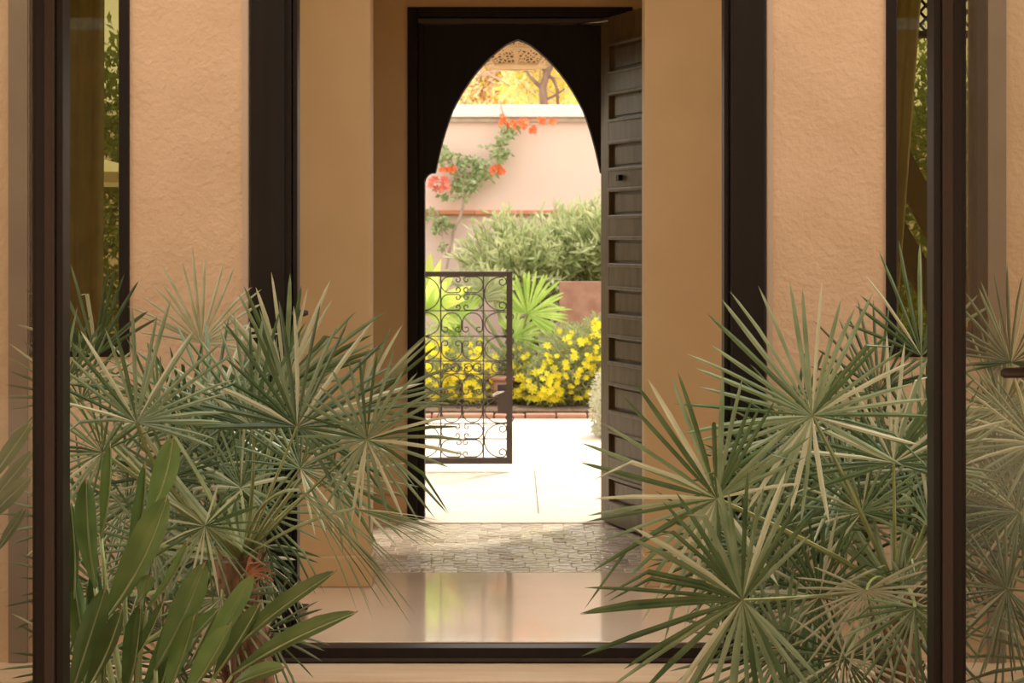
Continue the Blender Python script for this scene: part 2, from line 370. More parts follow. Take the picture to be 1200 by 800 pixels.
# slim pale edge of the arch: light on the panel thickness put into colour
e_ = MB(); 
for a, b_ in zip(cur[:-1], cur[1:]):
    e_.tube([(a[0], DA+.03, a[1]), (b_[0], DA+.03, b_[1])], .0035, 4, cap=False)
o = e_.build('arch_edge', M['brown'], ad); o['label'] = 'edge of the arch, painted paler for the light on it'

# leaf, folded in to the right
hx, hy = X(714, DD), DD-.04
dv = Vector((.40, -1, 0)).normalized(); nv = Vector((-dv.y, dv.x, 0)) * -1      # face turned to the opening
if nv.x > 0: nv = -nv
lw = .86; lt = .045
Ml = Matrix(((dv.x, nv.x, 0, hx), (dv.y, nv.y, 0, hy), (0, 0, 1, 0), (0, 0, 0, 1)))
lf = thing('door_leaf', 'dark panelled wooden door leaf standing open to the right of the arch', 'door', (hx, hy, .01))
zt2 = Z(22, DD)-.01; zbl = .012
def lbox(x0, x1, y0, y1, z0, z1, nm, mat=M['leafwood'], bev=.002):
    return MB().box(x0, x1, y0, y1, z0, z1, Ml).build(nm, mat, lf, bevel=bev)
lbox(0, .085, 0, lt, zbl, zt2, 'stile'); lbox(lw-.085, lw, 0, lt, zbl, zt2, 'stile')
lbox(.085, lw-.085, .004, lt-.022, zbl+.02, zt2-.02, 'backing_board')
pz = [(55,84),(113,140),(170,197),(225,252),(281,308),(339,367),(395,422),(451,479),(507,533),(560,585)]
dloc = DD-.12
edges = [zt2]+[z for a, b_ in pz for z in (Z(a, dloc), Z(b_, dloc))]+[zbl]
for i in range(0, len(edges), 2):
    lbox(.085, lw-.085, 0, lt, edges[i+1], edges[i], 'rail')
for a, b_ in pz:
    za, zb_ = Z(a, dloc), Z(b_, dloc)
    mb = MB().box(.087, lw-.087, lt-.006, lt+.008, za+.002, za+.016, Ml).box(.087, lw-.087, lt-.006, lt+.008, zb_-.016, zb_-.002, Ml)
    mb.build('moulding', M['leafwood'], lf, bevel=.003)
    lbox(.12, lw-.12, lt-.024, lt-.014, zb_+.012, za-.012, 'panel')
lbox(.20, .23, lt, lt+.02, Z(213, dloc), Z(206, dloc), 'bolt', M['black'])
# closer arm from the frame to the leaf
ca = thing('door_closer', 'thin pale metal closer arm from door head to the open leaf', 'door closer', P(676, 28, DD-.05))
MB().tube([P(676, 28, DD-.04), P(700, 26, DD-.10), P(742, 19.5, DD-.18)], .004, 6).build('arm', M['steel'], ca, True)
MB().box(*(sorted((X(738, DD), X(752, DD)))), DD-.22, DD-.17, Z(22, DD)-.02, Z(19, DD)).build('bracket', M['black'], ca)

# ------------------------------------------------------------------ near sliding doors
for k, (a, b_, lab) in enumerate(((X(75, DN), X(36, DN), 'left sliding glass door, black stile at the frame edge'), (X(1093, DN), X(1134, DN), 'right sliding glass door with lever handle, black stile'))):
    sg = -1 if a < 0 else 1; xo = sg*2.05
    dr = bpy.data.objects.new('door_%d' % (k+1), None); COL.objects.link(dr); dr.location = (a, DN, PG)
    dr['kind'] = 'structure'; dr['label'] = lab; dr['category'] = 'door'
    wd = abs(b_-a); zt3 = 2.75
    def st(u0, u1, y0, y1, nm, mat):
        x0, x1 = sorted((a+sg*wd*u0, a+sg*wd*u1)); MB().box(x0, x1, DN+y0, DN+y1, PG, zt3).build(nm, mat, dr, bevel=.0015)
    st(0, .22, -.01, .05, 'stile', M['black']); st(.22, .52, -.022, .05, 'stile', M['brown']); st(.52, .86, -.004, .05, 'stile', M['black'])
    st(.86, 1.0, .012, .04, 'gasket', M['black'])
    x0, x1 = sorted((a+sg*wd, xo-sg*.07))
    MB().box(x0, x1, DN+.02, DN+.03, PG+.09, zt3-.09).build('pane', M['glass'], dr)
    MB().box(x0, x1, DN, DN+.05, PG, PG+.09).build('bottom_rail', M['black'], dr, bevel=.002)
    MB().box(x0, x1, DN, DN+.05, zt3-.09, zt3).build('top_rail', M['black'], dr, bevel=.002)
    x0, x1 = sorted((xo-sg*.07, xo)); MB().box(x0, x1, DN, DN+.05, PG, zt3).build('stile', M['black'], dr, bevel=.002)
hd = thing('lever_handle', 'rounded dark bronze lever handle on the right glass door, at the right frame edge', 'handle', P(1215, 437, DN-.02))
MB().tube([P(1173, 437, DN-.07), P(1176, 437, DN-.072), P(1195, 436.5, DN-.072), P(1225, 436, DN-.07)], [.006, .0115, .0125, .0125], 12, flat=.7).build('lever', M['brown'], hd, True)
MB().tube([P(1222, 436, DN-.07), P(1222, 436, DN+.022)], .010, 10).build('spindle', M['brown'], hd, True)
MB().box(X(1213, DN), X(1232, DN), DN-.0, DN+.019, Z(470, DN), Z(405, DN)).build('back_plate', M['brown'], hd, bevel=.003)

# ------------------------------------------------------------------ behind the side windows
def curtain(name, label, pts_l, pts_r, amp=.02, folds=4, mat=M['sheer'], d=5.95):
    nx, nz = 40, 14; mb = MB(); vs = []
    for j in range(nz+1):
        v = j/nz
        for i in range(nx+1):
            u = i/nx
            lx = pts_l[0]+(pts_l[1]-pts_l[0])*v; rx = pts_r[0]+(pts_r[1]-pts_r[0])*v
            vs.append((lx+(rx-lx)*u, d+amp*math.sin(u*folds*2*math.pi+.6*math.sin(3*v)), 2.85*(1-v)+.0*v+.02))
    fs = [(j*(nx+1)+i, j*(nx+1)+i+1, (j+1)*(nx+1)+i+1, (j+1)*(nx+1)+i) for j in range(nz) for i in range(nx)]
    mb.add(vs, fs); o = mb.build(name, mat, None, True)
    s = o.modifiers.new('solid', 'SOLIDIFY'); s.thickness = .002
    return tag(o, label, 'curtain')
curtain('curtain', 'sheer curtain with soft folds behind the left olive window', (-1.72, -1.80), (-1.42, -1.435), folds=6)
curtain('curtain', 'sheer tied-back curtain tapering down behind the right window', (1.28, 1.22), (1.48, 1.27), folds=4, amp=.012)
for k, (p0, p1) in enumerate((((1052, 180), (1110, 292)), ((1045, 262), (1120, 392)))):
    d = 6.15+.06*k; a, b_ = P(*p0, d), P(*p1, d); 
    a = a-(b_-a)*.25; b_ = b_+(b_-a)*.6
    dd_ = (b_-a).normalized(); q = Vector((dd_.z, 0, -dd_.x))*.045
    mb = MB(); vs = [a+q, a-q, b_-q, b_+q]
    mb.prism([(v_.x, v_.z) for v_ in vs], d, d+.03)
    tag(mb.build('slanted_beam', M['olive']), 'olive slanting timber behind the right window, %s one' % ('upper' if k == 0 else 'lower'), 'beam')
# lattice screen above
lt_ = thing('lattice_screen', 'dark diagonal lattice against bright sky, top of the right window', 'lattice', P(1078, 10, 6.4))
for k in range(7):
    for sg in (-1, 1):
        c = 1050+k*14; a = P(c-22*sg, -10, 6.4+.012*sg); b_ = P(c+22*sg, 38, 6.4+.012*sg)
        MB().tube([a, b_], .007, 4).build('slat', M['wood'], lt_)
MB().box(X(1030, 6.4), X(1150, 6.4), 6.37, 6.43, Z(44, 6.4), Z(37, 6.4)).build('rail', M['wood'], lt_)
# a white parasol out in the garden beyond the left window
pr = thing('parasol', 'white garden parasol glimpsed through the left window', 'parasol', (X(95, 8.3), 8.3, 0))
c = P(95, 180, 8.3); n = 8; mb = MB(); vs = [c]+[(c.x+.42*math.cos(2*math.pi*(i+.5)/n), c.y+.42*math.sin(2*math.pi*(i+.5)/n), c.z-.10) for i in range(n)]+[(c.x+.42*math.cos(2*math.pi*(i+.5)/n), c.y+.42*math.sin(2*math.pi*(i+.5)/n), c.z-.15) for i in range(n)]
mb.add(vs, [(0, i+1, (i+1)%n+1) for i in range(n)]+[(i+1, i+1+n, (i+1)%n+1+n, (i+1)%n+1) for i in range(n)])
mb.build('canopy', M['canvas'], pr)
MB().tube([(c.x, c.y, 0), (c.x, c.y, c.z)], .015, 8).build('pole', M['steel'], pr)

# ------------------------------------------------------------------ leaf scatter
def rv(): 
    while True:
        v = Vector((random.uniform(-1,1), random.uniform(-1,1), random.uniform(-1,1)))
        if .05 < v.length <= 1: return v.normalized()
def add_leaf(mb, p, d, L, W, fold=.2):
    """small lance leaf: 4 triangles"""
    d = d.normalized(); s = d.cross(rv()); s = s.normalized() if s.length > .01 else d.orthogonal()
    n = d.cross(s)
    mb.add([p, p+d*L*.5+s*W*.5+n*W*fold, p+d*L, p+d*L*.5-s*W*.5+n*W*fold, p+d*L*.5], [(0,4,1),(1,4,2),(2,4,3),(3,4,0)])
def in_blob(blobs):
    b = random.choices(blobs, [q[3]*q[4]*q[5] for q in blobs])[0]
    v = rv()*(random.random()**.33)
    return Vector((b[0]+v.x*b[3], b[1]+v.y*b[4], b[2]+v.z*b[5])), v
def foliage(name, blobs, n, L, W, mat, parent, shell=.0, up=.3):
    mb = MB()
    for _ in range(n):
        p, v = in_blob(blobs)
        if p.z < .02: p.z = .02+random.random()*.05
        add_leaf(mb, p, v*.7+rv()*.8+Vector((0,0,up)), L*random.uniform(.7,1.3), W*random.uniform(.7,1.2))
    o = mb.build(name, mat, parent); o['kind'] = 'stuff'; return o
def B(px, py, d, rx, ry, rz):    # blob from pixel centre / pixel radii
    p = P(px, py, d); return (p.x, d, p.z, rx*d/F, ry, rz*d/F)
def stems(parent, base, blobs, n, r, mat=None, nm='stem'):
    for _ in range(n):
        b, _v = in_blob(blobs); b0 = base+Vector((random.uniform(-.1,.1), random.uniform(-.06,.06), 0))
        mid = b0.lerp(b, .5)+rv()*.05
        MB().tube([b0, mid, b], [r, r*.8, r*.4], 5).build(nm, mat or M['bark'], parent)

# hedges seen through the side windows
for sg, lab in ((-1, 'loose green hedge in the garden beyond the left window'), (1, 'loose green hedge in the garden beyond the right window')):
    hg = thing('hedge', lab, 'hedge', (sg*2.3, 9.2, 0))
    blobs = [(sg*1.9, 9.3, .7, .45, .3, .8), (sg*2.5, 9.4, 1.3, .7, .3, 1.1), (sg*3.1, 9.3, .9, .6, .3, 1.0), (sg*2.2, 9.5, 1.9, .4, .3, .5)]
    foliage('foliage', blobs+[(sg*2.0, 9.6, 1.3, .9, .2, 1.3)], 15000, .06, .03, M['hedge'], hg); stems(hg, Vector((sg*2.4, 9.4, -.03)), blobs, 6, .02)

# ------------------------------------------------------------------ fan palms
def frond(parent, hub, ang, R, spread, nseg, tilt, crown, mat, droop=.05, yaw=0, pet=.006, cup=.12, soft=.35, ylim=(3.72, 5.37), fuse=.3, wid=1.0, pmat=None):
    """ang: way the middle segment points, degrees clockwise from up in the plane that faces the courtyard; tilt leans it towards +y; yaw turns the blade"""
    a = math.radians(ang)
    D = Vector((math.sin(a), 0, math.cos(a))); N = Vector((0, -1, 0)); Sd = D.cross(N).normalized()
    R1 = Matrix.Rotation(math.radians(tilt), 3, Sd); D = R1 @ D; N = R1 @ N
    R2 = Matrix.Rotation(math.radians(yaw), 3, D); N = R2 @ N; Sd = R2 @ Sd
    mb = MB(); sp_ = math.radians(spread); da = sp_/(nseg-1); mi = []; pale = random.choice((.04,.12,.22)); dark = random.choice((.25,.45,.65))
    for i in range(nseg):
        u = i/(nseg-1)-.5; th = u*sp_+random.gauss(0, .03)
        L = R*(1-.28*(2*abs(u))**2)*random.uniform(.82, 1.06)
        d = D*math.cos(th)+Sd*math.sin(th)+N*(cup*random.uniform(.6,1.4)); d.normalize()
        s = (-D*math.sin(th)+Sd*math.cos(th)); s.normalize(); n = d.cross(s).normalized()
        bend = random.gauss(0, .03); dr = droop*random.uniform(.5, 1.6)
        kink = random.random() < .07; q_ = random.random(); sl_ = 1 if q_ < pale else (2 if q_ > 1-dark else 0); mi += [sl_]*8
        pts = []
        hw0 = min(math.tan(da/2)*R*fuse, .0058*wid*(R/.35))*random.uniform(.8,1.2)
        for q, (t_, wf) in enumerate(((0, .12), (fuse, .95), (.68, .95), (.9, .6), (1, .0))):
            r = L*t_; c = hub+d*r+s*(bend*r*t_)+Vector((0,0,-1))*dr*L*t_**2.4
            if kink and t_ > .62: c = c+Vector((0,0,-1))*L*.3*(t_-.62)/.38
            hw = hw0*wf
            pts.append((c-s*hw+n*hw*.55, c, c+s*hw+n*hw*.55) if wf > 0 else (c,))
        vs = [p for g in pts for p in g]
        vs = [Vector((p.x, min(max(p.y, ylim[0]), ylim[1]), max(p.z, PG+.01))) for p in vs] if ylim else vs
        fs = []
        for k in range(3):
            b_ = 3*k; fs += [(b_, b_+1, b_+4, b_+3), (b_+1, b_+2, b_+5, b_+4)]
        fs += [(9, 10, 12), (10, 11, 12)]
        mb.add(vs, fs)
    o = mb.build('frond', mat, parent, origin=hub)
    if mat in (M['palm'],):
        o.data.materials.append(M['palm_pale']); o.data.materials.append(M['palm_dark']); o.data.polygons.foreach_set('material_index', mi)
    # stalk
    c1 = hub-D*R*.9*0.6+Vector((0,0,0)); c1 = c1.lerp((crown+hub)/2, .5)
    pts = [crown*(1-t)**2+c1*2*t*(1-t)+hub*t*t for t in [k/7 for k in range(8)]]
    if ylim: pts = [Vector((p.x, min(max(p.y, ylim[0]), ylim[1]), p.z)) for p in pts]
    MB().tube(pts, [pet*1.5-pet*.7*k/7 for k in range(8)], 5, flat=.6).build('stalk', pmat or M['petiole'], o)
    return o
def trunk(parent, base, crown, r, nm='trunk'):
    pts = [base.lerp(crown, t)+Vector((.02*math.sin(5*t), 0, 0)) for t in [k/8 for k in range(9)]]
    mb = MB().tube(pts, [r*(1.1-.2*math.sin(k*2.3)*.5-.15*k/8) for k in range(9)], 12)
    for k in range(90):
        t = random.random(); a = random.random()*6.28; p = base.lerp(crown, t); o_ = Vector((math.cos(a), math.sin(a), 0))
        q = p+o_*r*.8; mb.tube([q, q+o_*.03+Vector((0,0,.05))], [.009, .002], 4)
    return mb.build(nm, M['fibre'], parent)
def palm(name, label, base, crown, fr, fill, mats, group=None, fillR=(.26,.36), rust=False):
    t = thing(name, label, 'palm', base, group)
    trunk(t, base, crown, .06)
    for f in fr:
        px, py, d, ang, Rpx, spread, nseg, tilt = f[:8]; yaw = f[8] if len(f) > 8 else random.uniform(-15, 15)
        mat = mats[f[9]] if len(f) > 9 else random.choice(mats[:2])
        frond(t, P(px, py, d), ang, Rpx*d/F, spread, nseg, tilt, crown, mat, yaw=yaw, droop=f[10] if len(f) > 10 else .06)
    for k in range(fill):
        az = random.uniform(0, 2*math.pi); el = random.uniform(-.5, 1.2); L = random.uniform(.22, .5)
        h_ = crown+Vector((math.cos(az)*math.cos(el)*1.0, math.sin(az)*math.cos(el)*.75, math.sin(el)))*L
        h_.y = min(max(h_.y, 4.0), 5.15)
        if k % 2: h_.y = random.uniform(4.7, 5.2)
        qx = 600+h_.x*F/h_.y; qy = HZ+(EYE-h_.z)*F/h_.y
        if 300 < qx < 880 and qy > 500: h_.x += (-.25 if qx < 600 else .22); h_.y = 5.1
        if 330 < 600+h_.x*F/h_.y < 850: continue
        ang = math.degrees(math.atan2(h_.x-crown.x, h_.z-crown.z))+random.uniform(-25, 25)
        frond(t, h_, ang, random.uniform(*fillR), random.uniform(170, 290), random.randint(18, 26), random.uniform(-45, 45), crown, random.choice(mats[:2]+[mats[0]]), yaw=random.uniform(-50, 50), droop=random.uniform(.03, .2))
    return t
mats = [M['palm'], M['palm'], M['palm_dry']]
crL = P(285, 655, 4.65); bL = Vector((crL.x+.01, 4.65, PG))
left = [
 (111, 418, 4.9, -4, 132, 120, 16, 18, 10), (75, 450, 4.5, 20, 100, 150, 16, -10, 30), (160, 495, 4.3, 12, 150, 190, 22, -12, 0, 0),
 (236, 402, 5.1, 12, 118, 170, 20, 8, 0, 2), (334, 455, 4.8, 18, 155, 120, 20, 5, 10, 0), (348, 500, 4.35, 22, 165, 230, 28, -10, -10, 0),
 (297, 500, 4.5, -8, 150, 150, 20, 0, 20, 0), (430, 515, 4.25, 60, 120, 330, 34, -8, 5, 0, .10), (352, 549, 4.5, 40, 110, 260, 26, -25, 0, 0),
 (240, 616, 4.3, 170, 92, 300, 30, -5, 0, 0, .05), (120, 530, 4.4, -60, 95, 240, 24, 0, 10, 0), (95, 470, 4.7, -20, 110, 200, 22, 10, 0, 0),
 (200, 560, 4.8, -30, 120, 260, 26, 15, 0, 0), (270, 560, 4.9, 30, 110, 260, 26, 10, 0, 0), (352, 574, 4.15, 128, 175, 30, 15, -5, 20, 0, .22),
 (415, 596, 4.12, 100, 122, 24, 12, -5, 20, 0, .08), (180, 640, 4.7, -100, 100, 280, 26, 0, 0, 0), (300, 600, 4.85, 60, 100, 280, 26, 0, 0, 0),
 (260, 700, 4.6, 170, 90, 260, 26, 0, 0, 0), (390, 560, 4.7, 80, 110, 200, 22, 10, 0, 0), (320, 520, 5.1, 0, 130, 200, 22, 5, 0, 0),
 (420, 480, 4.6, 48, 130, 90, 14, 0, 20, 0), (120, 690, 5.0, -20, 120, 300, 30, 0, 0, 0), (190, 735, 4.95, 20, 120, 300, 30, 0, 0, 0), (100, 610, 5.1, 0, 110, 300, 28, 0, 0, 0), (230, 650, 5.1, -10, 110, 300, 28, 0, 0, 0), (110, 780, 5.0, 0, 120, 300, 28, 0, 0, 0), (210, 790, 5.0, 10, 120, 300, 28, 0, 0, 0), (310, 740, 4.9, 60, 90, 280, 24, 0, 0, 0), (220, 500, 4.9, 5, 120, 200, 22, 10, 0, 0), (150, 590, 4.9, -40, 110, 260, 24, 0, 0, 0),
]
palm('fan_palm', 'large fan palm with silvery green fronds left of the opening', bL, crL, left, 24, mats)
crR = P(1048, 690, 4.65); bR = Vector((crR.x+.01, 4.65, PG))
right = [
 (952, 487, 4.25, -32, 172, 300, 38, -8, 5, 0, .03), (840, 584, 4.2, -72, 168, 290, 38, -8, 0, 0, .04), (870, 703, 4.1, -92, 195, 270, 38, -8, 0, 0, .06),
 (1080, 417, 4.7, -8, 140, 110, 12, 0, 0, 0), (1047, 542, 4.35, 0, 158, 210, 28, -10, 0, 0), (1015, 692, 4.2, 178, 112, 240, 24, 0, 0, 2, .05),
 (1072, 712, 4.15, 185, 110, 200, 22, 0, 0, 0), (990, 770, 4.3, 200, 110, 300, 30, 0, 0, 0), (930, 620, 4.7, -40, 120, 260, 28, 10, 0, 0),
 (900, 560, 4.9, -40, 110, 240, 24, 10, 0, 0), (1010, 600, 4.6, -20, 120, 260, 28, 0, 0, 0), (960, 700, 4.5, -70, 130, 280, 30, 0, 0, 0),
 (1080, 620, 4.8, 20, 120, 260, 26, 5, 0, 0), (920, 760, 4.35, -110, 140, 260, 28, 0, 0, 0), (1030, 460, 4.9, -18, 120, 170, 20, 5, 0, 0), (1085, 520, 4.95, 25, 120, 220, 22, 5, 0, 0),
 (870, 640, 4.8, -50, 120, 240, 24, 0, 0, 0), (1000, 540, 5.0, -10, 110, 200, 22, 0, 0, 0),
]
palm('fan_palm', 'large fan palm with spiky grey green fronds right of the opening', bR, crR, right, 22, mats)
crG = Vector((1.62, 4.75, .25)); bG = Vector((1.63, 4.75, PG))
far = [(1185, 425, 4.6, 5, 120, 200, 26, 0), (1215, 520, 4.5, -60, 120, 240, 28, 0), (1195, 600, 4.6, -85, 110, 260, 28, 0), (1175, 480, 4.8, -20, 110, 240, 26, 0), (1180, 690, 4.5, -100, 110, 260, 26, 0), (1165, 560, 4.9, -50, 100, 260, 26, 0)]
palm('fan_palm', 'fan palm with narrow dark fronds seen through the right glass door', bG, crG, far, 14, mats)
# rust coloured dry flower stem at the left palm's crown
dm = thing('dry_flower_stem', 'rusty orange dry flower cluster beside the left palm crown', 'flower', P(292, 676, 4.45))
for k in range(16):
    a = P(288, 672, 4.5); v = rv()*.05; v.x = abs(v.x)*1.6; MB().tube([a, a+v*.6+Vector((0,0,.01)), a+v], [.004,.003,.002], 4).build('twig', M['rust'], dm)

# ------------------------------------------------------------------ bird-of-paradise plants (paddle leaves)
def paddle(parent, base, b0, tip, wpx, d, mat=M['strel'], twist=0, bendx=0.0, fold=.85):
    """blade from b0 to tip, stalk from b0 down to base"""
    A = P(b0[0], b0[1], d); T = P(tip[0], tip[1], d-.06); ax = T-A; L = ax.length
    side = Vector((ax.z, 0, -ax.x)).normalized(); side = Matrix.Rotation(math.radians(twist), 3, ax.normalized()) @ side
    nrm = ax.normalized().cross(side).normalized(); W = wpx*.86*d/F/2
    prof = [(0, .10), (.1, .36), (.25, .66), (.42, .9), (.58, 1), (.74, .92), (.87, .66), (.955, .34), (1, 0)]; A = A-(T-A)*.18; ax = T-A; L = ax.length
    vs = []; fs = []; rib = []
    for t, w_ in prof:
        c = A+ax*t+side*math.sin(t*math.pi)*bendx*L-nrm*math.sin(t*math.pi)*.05*L+Vector((0,0,-1))*.05*L*t*t
        rib.append(c); h_ = W*w_
        for u, k in ((-1, 1), (-.5, .42), (0, 0), (.5, .42), (1, 1)):
            vs.append(c+side*h_*u+nrm*h_*k*fold+nrm*random.uniform(-.002,.002))
    for i in range(len(prof)-1):
        for k in range(4): b_ = i*5+k; fs.append((b_, b_+1, b_+6, b_+5))
    mb = MB(); mb.add(vs, fs); o = mb.build('leaf', mat, parent, True, origin=A)
    MB().tube([r_-nrm*.0015 for r_ in rib], [.0035-.003*i/8 for i in range(9)], 5).build('midrib', M['rib'], o, True)
    c1 = A-ax.normalized()*L*.7; c1 = c1.lerp((A+base)/2, .5)
    pts = [base*(1-t)**2+c1*2*t*(1-t)+A*t*t for t in [k/6 for k in range(7)]]
    MB().tube(pts, [.012-.007*k/6 for k in range(7)], 7, flat=.7).build('stalk', M['rib'], o, True)
    tp_ = MB().tube([rib[-1]-ax.normalized()*.012, rib[-1]+ax.normalized()*.006], [.003, .001], 5).build('dry_tip', M['strel_tip'], o)
    return o
bs = Vector((X(150, 4.1), 4.15, PG))
sp1 = thing('bird_of_paradise_plant', 'plant with upright dark green paddle leaves, bottom left beside the black stile', 'plant', bs)
L1 = [((176,596),(203,507),30,4.05,20,.04),((120,612),(129,513),17,4.2,55,0),((110,668),(101,553),26,4.0,25,-.03),((86,690),(82,580),22,4.1,40,0),
 ((133,705),(196,573),40,3.95,30,.03),((150,650),(170,535),18,4.15,60,.02),((165,700),(176,672),18,4.0,20,0),((88,800),(124,680),30,3.95,15,0),
 ((104,800),(143,706),24,3.92,30,.02),((180,700),(221,628),12,4.0,50,.02),((150,780),(192,697),14,4.05,50,0),((100,790),(80,640),24,4.15,30,0),((150,800),(165,700),26,4.05,45,0),
 ((170,805),(215,690),20,4.15,50,0),((120,790),(110,650),22,4.25,40,0)]
for a, t_, w_, d_, tw, bx in L1: paddle(sp1, bs+Vector((random.uniform(-.05,.05), random.uniform(-.04,.04), 0)), a, t_, w_*1.15, d_, twist=tw, bendx=bx)
bs2 = Vector((X(225, 4.05), 4.05, PG))
sp2 = thing('bird_of_paradise_plant', 'plant with arching glossy paddle leaves, bottom, reaching over the low rail', 'plant', bs2)
L2 = [((191,764),(240,652),36,3.98,15,.02),((240,757),(297,667),26,4.0,20,.03),((259,779),(305,700),24,3.95,25,0),((286,750),(393,660),22,3.95,20,-.04),
 ((294,778),(417,708),24,3.9,15,-.04),((280,800),(333,777),22,3.88,10,-.03),((206,760),(256,708),20,4.08,30,0),((200,800),(228,715),28,4.0,35,0),((225,805),(270,725),30,3.92,30,0),((185,810),(205,720),24,4.1,40,0)]
for a, t_, w_, d_, tw, bx in L2: paddle(sp2, bs2+Vector((random.uniform(-.06,.06), random.uniform(-.04,.04), 0)), a, t_, w_*1.1, d_, twist=tw, bendx=bx)
bs3 = Vector((X(-60, 4.2), 4.2, PG))
sp3 = thing('bird_of_paradise_plant', 'dark paddle leaves seen through the left glass door', 'plant', bs3)
for a, t_, w_ in (((-10,560),(36,490),22),((-30,620),(36,552),26),((-20,600),(40,520),20),((0,640),(30,590),14)): paddle(sp3, bs3, a, t_, w_, 4.1, twist=20)
bs4 = Vector((X(935, 5.1), 5.1, PG))
sp4 = thing('bird_of_paradise_plant', 'broad dark leaves showing behind the right fan palm', 'plant', bs4)
for a, t_, w_ in (((930,640),(893,515),34),((960,640),(955,508),34),((945,650),(925,560),30),((990,640),(985,520),30),((1075,600),(1095,480),34),((1010,650),(1030,560),28),((905,650),(870,560),26)): paddle(sp4, bs4, a, t_, w_, 5.05, twist=20)

# ------------------------------------------------------------------ iron gate
gt = thing('garden_gate', 'low brown wrought iron gate leaf with scrollwork, closed across left of the path', 'gate', (X(541, DG), DG, 0))
def G(x, y, dy=0): return P(x, y, DG+dy)
def gbox(x0, x1, y0, y1, nm, th=.02, bev=.002): return MB().box(X(x0, DG), X(x1, DG), DG-th, DG+th, Z(y1, DG), Z(y0, DG)).build(nm, M['iron'], gt, bevel=bev)
gbox(593.5, 600.5, 318, 543, 'stile'); gbox(482, 488.5, 318, 543, 'stile')
gbox(488.5, 593.5, 318, 324, 'top_rail'); gbox(488.5, 593.5, 536, 543, 'bottom_rail')
gbox(476, 481, 300, 553.4, 'gate_post', .03)
for x in (516.5, 566.5): MB().tube([G(x, 324), G(x, 536)], .004, 6).build('bar', M['iron'], gt)
for y in (364, 394, 423, 438, 467, 496, 514): MB().tube([G(488, y), G(594, y)], .003, 6).build('bar', M['iron'], gt)
def scroll(cx, cy, R, A, leg, r0, r1, Bt, rot=0, sx=1, sy=1, ends=(1, 1)):
    """C-scroll in pixels: round back of radius R turning A degrees, straight legs, curled ends"""
    def halfc(sgn, curl):
        p = Vector((-R, 0)); hd = 90*sgn; pts = [p.copy()]; st = 6
        def step(turn, ds):
            nonlocal p, hd
            hd2 = math.radians(hd-sgn*turn/2); p = p+Vector((math.cos(hd2), math.sin(hd2)))*ds; hd -= sgn*turn; pts.append(p.copy())
        n_ = max(3, int(A/2/12)); 
        for _ in range(n_): step(A/2/n_, R*math.radians(A/2/n_))
        if leg: step(0, leg)
        if curl:
            n_ = int(Bt/22)
            for k in range(n_): r_ = r0+(r1-r0)*k/(n_-1); step(22, r_*math.radians(22))
        return pts
    a = halfc(1, ends[0]); b_ = halfc(-1, ends[1]); pts = a[::-1]+b_[1:]
    c_, s_ = math.cos(math.radians(rot)), math.sin(math.radians(rot)); out = []
    for q in pts:
        x, y = q.x*c_-q.y*s_, q.x*s_+q.y*c_; out.append(G(cx+x*sx, cy-y*sy, -.003))
    MB().tube(out, .0034, 5).build('scroll', M['iron'], gt)
for mx in (0, 1):
    fx = lambda x: (1083-x) if mx else x
    rot = 180 if mx else 0
    scroll(fx(587), 344, 19.5, 180, 1, 5.5, 2.5, 400, rot)
    for (yc) in (394, 467):
        scroll(fx(587), yc-14.5, 14, 200, 5, 4.5, 2, 380, rot, 1.35, 1); scroll(fx(587), yc+14.5, 14, 200, 5, 4.5, 2, 380, rot, 1.35, 1)
    scroll(fx(587), 516, 19.5, 180, 1, 5.5, 2.5, 400, rot)
    scroll(fx(582), 430.5, 6, 180, 4, 3, 1.5, 330, rot)
    for yc in (394, 467):
        cx_ = 529.3 if not mx else 553.7
        hgt = 28
        scroll(cx_, yc-hgt/2-2, 11.6, 180, 7, 4.0, 2, 330, -90, 1, 1); scroll(cx_, yc+hgt/2+2, 11.6, 180, 7, 4.0, 2, 330, 90, 1, 1)
    for yc, hh in ((333.5, 9.2), (354, 9.2), (505, 8.6), (525, 10)):
        up = yc in (333.5, 505)
        cc = (517+hh) if not mx else (566-hh)
        scroll(cc, yc, hh, 180, 10, 3.4, 1.6, 330, 0 if not mx else 180, 1, 1)
    for cx_ in (524, 534):
        scroll(fx(cx_) if not mx else 1083-cx_, 430.5, 4.5, 200, 2, 2.2, 1.2, 300, 0 if cx_ == 524 else 180)
MB().tube([G(592, 458, -.03), G(584, 460, -.05), G(577, 463, -.05)], [.006, .008, .008], 8).build('handle', M['steel'], gt, True)
MB().box(X(583, DG), X(594, DG), DG-.02, DG+.012, Z(484, DG), Z(450, DG)).build('lock_box', M['iron'], gt, bevel=.003)

# ------------------------------------------------------------------ garden wall, ledges, bed
struct('wall_garden', MB().box(-9, 9, DW, DW+.3, -.1, Z(139, DW)), M['pink'], 'pale pink garden wall with white coping')
struct('trim_5', MB().box(-9, 9, DW-.09, DW+.39, Z(138, DW), Z(123.5, DW)), M['coping'], 'white coping along the top of the pink wall', bevel=.01, cat='coping')
struct('trim_6', MB().box(-9, 9, DW-.05, DW, Z(143, DW), Z(138.5, DW)), M['twig'], 'thin brown moulding under the white coping', cat='moulding')
led = bpy.data.objects.new('trim_7', None); COL.objects.link(led); led.location = (0, DW, Z(250, DW)); led['kind'] = 'structure'; led['label'] = 'thin terracotta tile ledge across the pink wall'; led['category'] = 'ledge'
x = -2.0; first = None
while x < 2.0:
    o = MB().box(x, x+.326, DW-.07-random.random()*.004, DW, Z(251, DW), Z(246.3, DW)).build('ledge_tile', M['terra'], led, bevel=.004); x += .33
